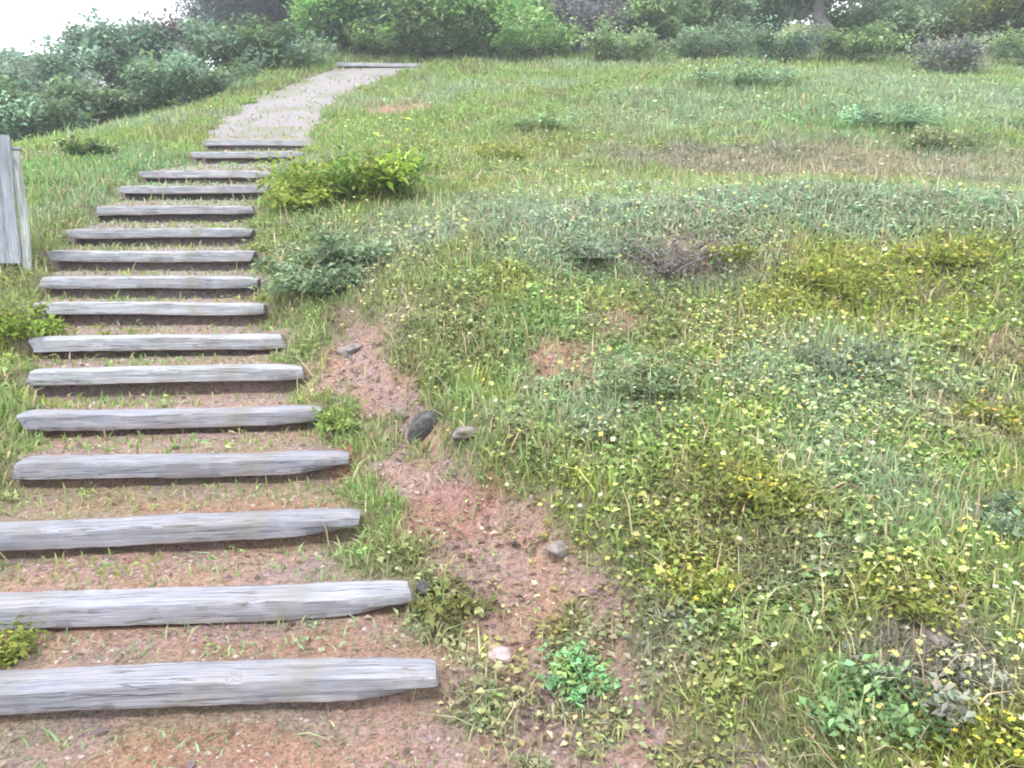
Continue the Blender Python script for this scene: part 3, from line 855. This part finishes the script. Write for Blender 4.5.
tree('bush', 'low olive green bush at the left edge above the fence', 'bush', 45, 16, 100, 1.3, 10, .05, 7000, .11, .4, D_TEAL, 106, BG, None, .1, col2=D_DARK)
tree('bush', 'reddish grey twiggy bush between the teal bush and the tall trees', 'bush', 190, 24, 26, 1.2, 12, .08, 6500, .13, .45, (.15, .135, .125), 107, BG, M_BARKB, .15, col2=D_TEAL)
# tall blue grey trees
tree('pine_tree', 'tall blue grey tree, left one of the close pair above the path', 'tree', 240, 30, -60, 1.2, 16, .20, 15000, .24, .75, D_BLUE, 108, TG, None, .18, .1, needle=True)
tree('pine_tree', 'tall dark slate tree, right one of the close pair above the path', 'tree', 292, 29, -70, 1.7, 18, .24, 19000, .24, .8, (.055, .07, .08), 109, TG, None, .12, .1, needle=True)
tree('pine_tree', 'thin grey tree standing behind the close pair of tall trees', 'tree', 266, 34, -60, 1.3, 14, .17, 9000, .24, .7, D_BLUE, 110, TG, None, .2, .1, needle=True)
tree('bush', 'dark green bush below the tall pair of trees, left of the path', 'bush', 262, 20.5, 40, 1.6, 12, .07, 11000, .12, .45, D_DARK, 111, BG, None, .1, col2=D_TEAL)
tree('bush', 'small mid green bush at the left edge of the grey path', 'bush', 200, 17.2, 92, 1.2, 10, .05, 8000, .08, .35, D_TEAL, 112, BG, None, .1, col2=D_DARK)
# bright green growth behind the end of the path
tree('broadleaf_tree', 'big bright green tree behind the far end of the path', 'tree', 425, 22.6, -12, 2.3, 18, .12, 24000, .15, .6, D_GREEN, 113, TG, M_BARKB, .1, col2=D_LIGHT)
tree('bush', 'fresh green bush left of the big bright tree, above the path', 'bush', 352, 22.6, 2, 1.5, 13, .08, 12000, .14, .5, D_GREEN, 114, BG, M_BARKB, .1, col2=D_TEAL)
tree('bush', 'fresh green bush between the bright tree and the grey twiggy bush', 'bush', 503, 22.6, 2, 1.6, 13, .08, 14000, .14, .5, D_LIGHT, 115, BG, M_BARKB, .1, col2=D_GREEN)
tree('bush', 'low dark bush right of the top end of the path', 'bush', 445, 21.5, 58, 1.1, 9, .05, 7000, .09, .3, (.12, .19, .08), 116, BG, M_BARKB, .1)
# grey twiggy and dark stretch
tree('bush', 'bare grey twiggy bush beside the bright green trees', 'bush', 575, 23, 6, 1.3, 20, .10, 3500, .11, .45, (.16, .155, .165), 117, BG, M_BARK, .05)
tree('bush', 'dark green bush right of the bare twiggy bush', 'bush', 640, 23.5, 14, 1.5, 12, .07, 12000, .13, .45, D_DARK, 118, BG, M_BARKB, .1, col2=D_LIGHT)
tree('bush', 'sage green bush in the middle of the hilltop', 'bush', 715, 24.5, 8, 1.7, 13, .07, 13000, .13, .5, D_SAGE, 119, BG, M_BARKB, .1, col2=D_TEAL)
tree('broadleaf_tree', 'slate grey tree with a thick bare trunk on the hilltop', 'tree', 802, 22.8, -60, 1.8, 14, .26, 8000, .16, .6, D_BLUE, 120, TG, M_BARK, .6)
tree('bush', 'dark olive bush right of the thick bare trunk', 'bush', 850, 23.5, 16, 1.4, 12, .07, 11000, .13, .45, D_DARK, 121, BG, M_BARKB, .1, col2=D_SAGE)
tree('bush', 'yellow green bush at the top right corner', 'bush', 975, 23.0, -6, 1.7, 13, .08, 15000, .13, .5, (.19, .23, .06), 122, BG, M_BARKB, .1, col2=D_DARK)
tree('bush', 'dark bush at the right edge of the hilltop', 'bush', 1050, 23, 0, 1.6, 13, .08, 12000, .13, .5, D_DARK, 123, BG, M_BARKB, .1)
tree('bush', 'grey purple twiggy shrub on the upper slope below the yellow green bush', 'bush', 930, 18.5, 58, .8, 16, .045, 2600, .08, .3, (.17, .16, .17), 124, BG, M_BARK, .05, col2=D_SAGE)
for i, (px, D, top, c, c2, lab) in enumerate([(612, 21.2, 52, D_LIGHT, D_SAGE, 'low pale green bush at the foot of the dark bush right of the twiggy one'), (700, 21.5, 48, D_SAGE, D_TEAL, 'low sage bush at the foot of the hilltop sage bush'),
                                         (768, 21.0, 54, D_TEAL, D_LIGHT, 'low teal bush left of the thick bare trunk'), (835, 20.6, 50, D_LIGHT, D_DARK, 'low yellowish green bush right of the thick bare trunk'),
                                         (1005, 20.2, 56, D_SAGE, D_LIGHT, 'low pale sage bush near the right edge of the hilltop'), (535, 21.4, 50, D_GREEN, D_LIGHT, 'low bright green bush left of the bare twiggy bush'), (395, 22.0, 40, D_LIGHT, D_GREEN, 'pale green bush straight above the top timber of the path')]):
    tree('bush', lab, 'bush', px, D, top, 1.1, 14, .04, 4500, .085, .26, c, 170 + i, 'low bushes where the slope meets the trees', M_BARKB, .05, col2=c2)
# second line of growth further back
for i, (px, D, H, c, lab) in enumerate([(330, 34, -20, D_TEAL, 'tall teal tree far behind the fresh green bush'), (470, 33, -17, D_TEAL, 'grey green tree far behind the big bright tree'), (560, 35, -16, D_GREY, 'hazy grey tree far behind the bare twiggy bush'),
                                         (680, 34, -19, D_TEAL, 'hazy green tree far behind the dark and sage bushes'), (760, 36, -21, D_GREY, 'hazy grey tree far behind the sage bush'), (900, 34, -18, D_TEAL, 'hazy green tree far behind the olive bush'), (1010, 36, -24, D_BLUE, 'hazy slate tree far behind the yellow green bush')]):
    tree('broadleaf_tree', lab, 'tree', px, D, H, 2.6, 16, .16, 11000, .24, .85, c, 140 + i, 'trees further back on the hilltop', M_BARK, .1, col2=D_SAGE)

# ------------------------------------------------------------------ single plants on the slope
def clump(name, lab, cat, px, py, R, H, nleaf, size, col, seed, group=None, flower=0, stems=9, twiggy=False, col2=None, fcol=(.60, .52, .06), grassy=False):
    r = np.random.default_rng(seed)
    x, y, _ = ground_at(px, py, surface)
    z = float(surface(np.array([x]), np.array([y]))[0])
    root = empty(name, (x, y, z - .01)); tag(root, lab, cat, group)
    parts, tips = [], []
    for i in range(stems):
        az = i * 2.4 + r.uniform(-.4, .4); q = r.uniform(.25, 1) ** .7
        e = np.array([math.cos(az) * R * q, math.sin(az) * R * q, H * (1.05 - .55 * q) * r.uniform(.45, 1.15)]) * (1.0 if r.uniform() < .8 else 1.3)
        m_ = e * np.array([.4, .4, .6]) + r.normal(0, .04 * R, 3)
        rr = .012 * (R + H) * (1.4 if twiggy else 1)
        parts.append(tube([np.zeros(3), m_, e], [rr, rr * .7, rr * .2], 5)); tips += [m_, (m_ + e) / 2, e]
        if twiggy:
            for _ in range(4):
                b0 = m_ + (e - m_) * r.uniform(0, .9); e2 = b0 + r.normal(0, .22, 3) * np.array([R, R, H]) + np.array([0, 0, .12 * H])
                parts.append(tube([b0, (b0 + e2) / 2 + r.normal(0, .02 * R, 3), e2], [rr * .5, rr * .3, rr * .1], 4)); tips.append(e2)
    V, F, o = [], [], 0
    for v, f in parts: V.append(v); F.append(f + o); o += len(v)
    V = np.concatenate(V); F = np.concatenate(F)
    sm = np_mesh('stem', V, F, np.broadcast_to(np.array(col) * .8, V.shape) if not twiggy else None, True)
    link('stem', sm, M_BARK if twiggy else M_LEAF, root)
    tips = np.array(tips)
    if grassy:
        P = r.normal(0, .38, (nleaf, 3)) * R; P[:, 2] = 0
        V, F = blades(P, H * np.exp(r.normal(0, .25, nleaf)), size, .55, r)
        cm = np_mesh('foliage', V, F, jit(np.array(col), nleaf, 5, r, .25, .07))
        link('foliage', cm, M_GRASS, root)
    else:
        cm = crown_mesh(tips, nleaf, size, .38 * (R + H) / 2, col, r, .8, False, col2); cm.name = 'foliage'
        co = np.empty(len(cm.vertices) * 3, np.float32); cm.vertices.foreach_get('co', co); co = co.reshape(-1, 3)
        co[:, 2] = np.maximum(co[:, 2], .005 + .02 * r.uniform(0, 1, len(co)))
        cm.vertices.foreach_set('co', co.ravel())
        link('foliage', cm, M_LEAF, root)
    if flower:
        ti = r.integers(0, len(tips), flower)
        P = tips[ti] + r.normal(0, .16, (flower, 3)) * R; P[:, 2] = np.maximum(P[:, 2], H * .5) + .15 * H
        V, F, T = flowers(np.zeros((1, 3)), np.array([.0075 + .0009 * y]), r, np.array([fcol]))
        fm = np_mesh('flower', V, F, T)
        fm.materials.append(M_PETAL)
        for p in P:
            o = bpy.data.objects.new('flower', fm); COL.objects.link(o); o.parent = root
            o.location = p; o.scale = [math.exp(r.normal(0, .18))] * 3
            o.rotation_euler = (r.normal(0, .35), r.normal(0, .35), r.uniform(0, 6))

SG, WG, FG = 'shrubs on the open slope', 'weed clumps on the open slope', 'yellow flowering clumps on the open slope'
clump('weed_clump', 'round bright green weed clump beside the gully at the bottom', 'weed', 578, 682, .125, .075, 1300, .022, (.20, .39, .18), 201, WG, stems=16, col2=(.29, .38, .15))
clump('shrub', 'dark green shrub right of the ninth step', 'shrub', 318, 292, .36, .18, 2000, .04, (.17, .24, .13), 202, SG, col2=(.22, .29, .19))
clump('shrub', 'small dark shrub on the grass left of the upper steps', 'shrub', 90, 158, .30, .20, 1200, .06, (.09, .14, .05), 203, SG)
clump('shrub', 'large yellow green shrub beside the upper steps', 'shrub', 358, 198, .62, .42, 5000, .06, (.22, .30, .055), 204, SG, flower=60, stems=14, col2=(.16, .27, .06))
clump('shrub', 'bright lime shrub just left of the large yellow green shrub', 'shrub', 302, 212, .30, .24, 1800, .055, (.24, .30, .06), 205, SG)
clump('shrub', 'grey dead twiggy shrub on the left end of the knoll', 'shrub', 668, 276, .36, .26, 500, .04, (.20, .18, .155), 206, SG, twiggy=True, stems=14)
clump('shrub', 'silvery sage shrub left of the dead twiggy shrub', 'shrub', 600, 258, .45, .11, 2200, .035, (.24, .30, .21), 207, SG, col2=(.22, .29, .17))
clump('shrub', 'teal green shrub on the upper right slope', 'shrub', 890, 125, .9, .18, 2000, .06, (.20, .32, .19), 208, SG, col2=D_SAGE)
clump('shrub', 'pale teal shrub on the upper slope below the sage bush', 'shrub', 735, 84, 1.2, .18, 2000, .07, (.22, .33, .20), 209, SG, col2=(.17, .25, .12))
clump('shrub', 'dark olive shrub above the end of the terrace at right', 'shrub', 930, 145, .7, .14, 1300, .06, (.24, .27, .14), 210, SG)
clump('shrub', 'small green shrub in the middle of the upper slope', 'shrub', 540, 128, .55, .12, 1500, .05, (.21, .30, .14), 211, SG, col2=D_SAGE)
clump('shrub', 'dark green low shrub below the sage patch beside the gully head', 'shrub', 350, 268, .35, .22, 2000, .05, (.14, .20, .11), 212, SG, col2=D_SAGE)
clump('weed_clump', 'leafy green weed on the left edge beside the seventh step', 'weed', 8, 338, .30, .15, 1400, .04, (.17, .24, .04), 213, WG)
clump('weed_clump', 'dusty olive weed in front of the second step end', 'weed', 450, 610, .13, .09, 500, .024, (.17, .18, .06), 214, WG)
clump('weed_clump', 'yellowish weed hugging the right end of the fifth step', 'weed', 338, 428, .14, .09, 500, .028, (.17, .23, .06), 215, WG)
clump('weed_clump', 'bright green weed near the bottom of the right slope', 'weed', 862, 712, .17, .10, 900, .024, (.20, .32, .14), 216, WG)
clump('weed_clump', 'sage grey weed near the grey stone at lower right', 'weed', 935, 690, .18, .09, 800, .022, (.24, .26, .20), 217, WG)
clump('weed_clump', 'dark green weed below the knoll, right of the reddish bare patch', 'weed', 640, 388, .22, .10, 800, .028, (.16, .22, .11), 218, WG)
clump('weed_clump', 'pale sage weed in the middle of the right slope', 'weed', 835, 372, .30, .13, 1100, .03, (.17, .22, .14), 219, WG)
clump('weed_clump', 'dark weed in the hollow at the right edge', 'weed', 985, 525, .17, .09, 700, .024, (.18, .24, .15), 220, WG)
for i, (px, py, R, lab) in enumerate([(690, 600, .13, 'yellow flowering clump on the slope right of the gully'), (905, 610, .14, 'yellow flowering clump above the flat grey stone'), (985, 745, .15, 'yellow flowering clump in the bottom right corner'),
                                      (745, 495, .22, 'wide yellow flowering clump in the middle of the right slope'), (810, 285, .40, 'largest yellow flowering clump on top of the knoll'), (940, 265, .30, 'yellow flowering clump on the right end of the knoll'),
                                      (590, 440, .12, 'small pale flowering clump below the sage weeds near the gully'), (1005, 425, .20, 'orange yellow flowering clump at the right edge'), (720, 260, .25, 'yellow flowering clump beside the dead twiggy shrub'),
                                      (10, 660, .10, 'small yellow flowering clump at the left edge below the second step'), (505, 160, .45, 'yellow flowering clump on the grass right of the lime shrubs')]):
    clump('flowering_weed', lab, 'wildflower', px, py, R, .07 + .12 * R, int(300 + 2600 * R), .014 + .05 * R, (.19, .225, .05) if i != 6 else (.16, .2, .11), 230 + i, FG, flower=int(14 + 90 * R) if i != 9 else 10, fcol=(.62, .55, .08) if i not in (6, 7) else ((.6, .62, .45) if i == 6 else (.6, .38, .08)))

# ------------------------------------------------------------------ air
if HAZE > 0:
    bm = bmesh.new(); bmesh.ops.create_cube(bm, size=1)
    zlo, zhi = -70, 22
    for v in bm.verts: v.co = Vector((v.co.x * 640, v.co.y * 480 + 190, zlo + (v.co.z + .5) * (zhi - zlo)))
    me = bpy.data.meshes.new('haze'); bm.to_mesh(me); bm.free()
    m = bpy.data.materials.new('haze'); m.use_nodes = True
    n, l = m.node_tree.nodes, m.node_tree.links
    n.remove(n['Principled BSDF'])
    pv = n.new('ShaderNodeVolumePrincipled'); pv.inputs['Color'].default_value = (.88, .94, 1.0, 1); pv.inputs['Density'].default_value = HAZE; pv.inputs['Anisotropy'].default_value = .3
    l.new(pv.outputs[0], n['Material Output'].inputs['Volume'])
    tag(link('haze', me, m), 'thin pale haze over the hillside', 'haze', None, 'stuff')
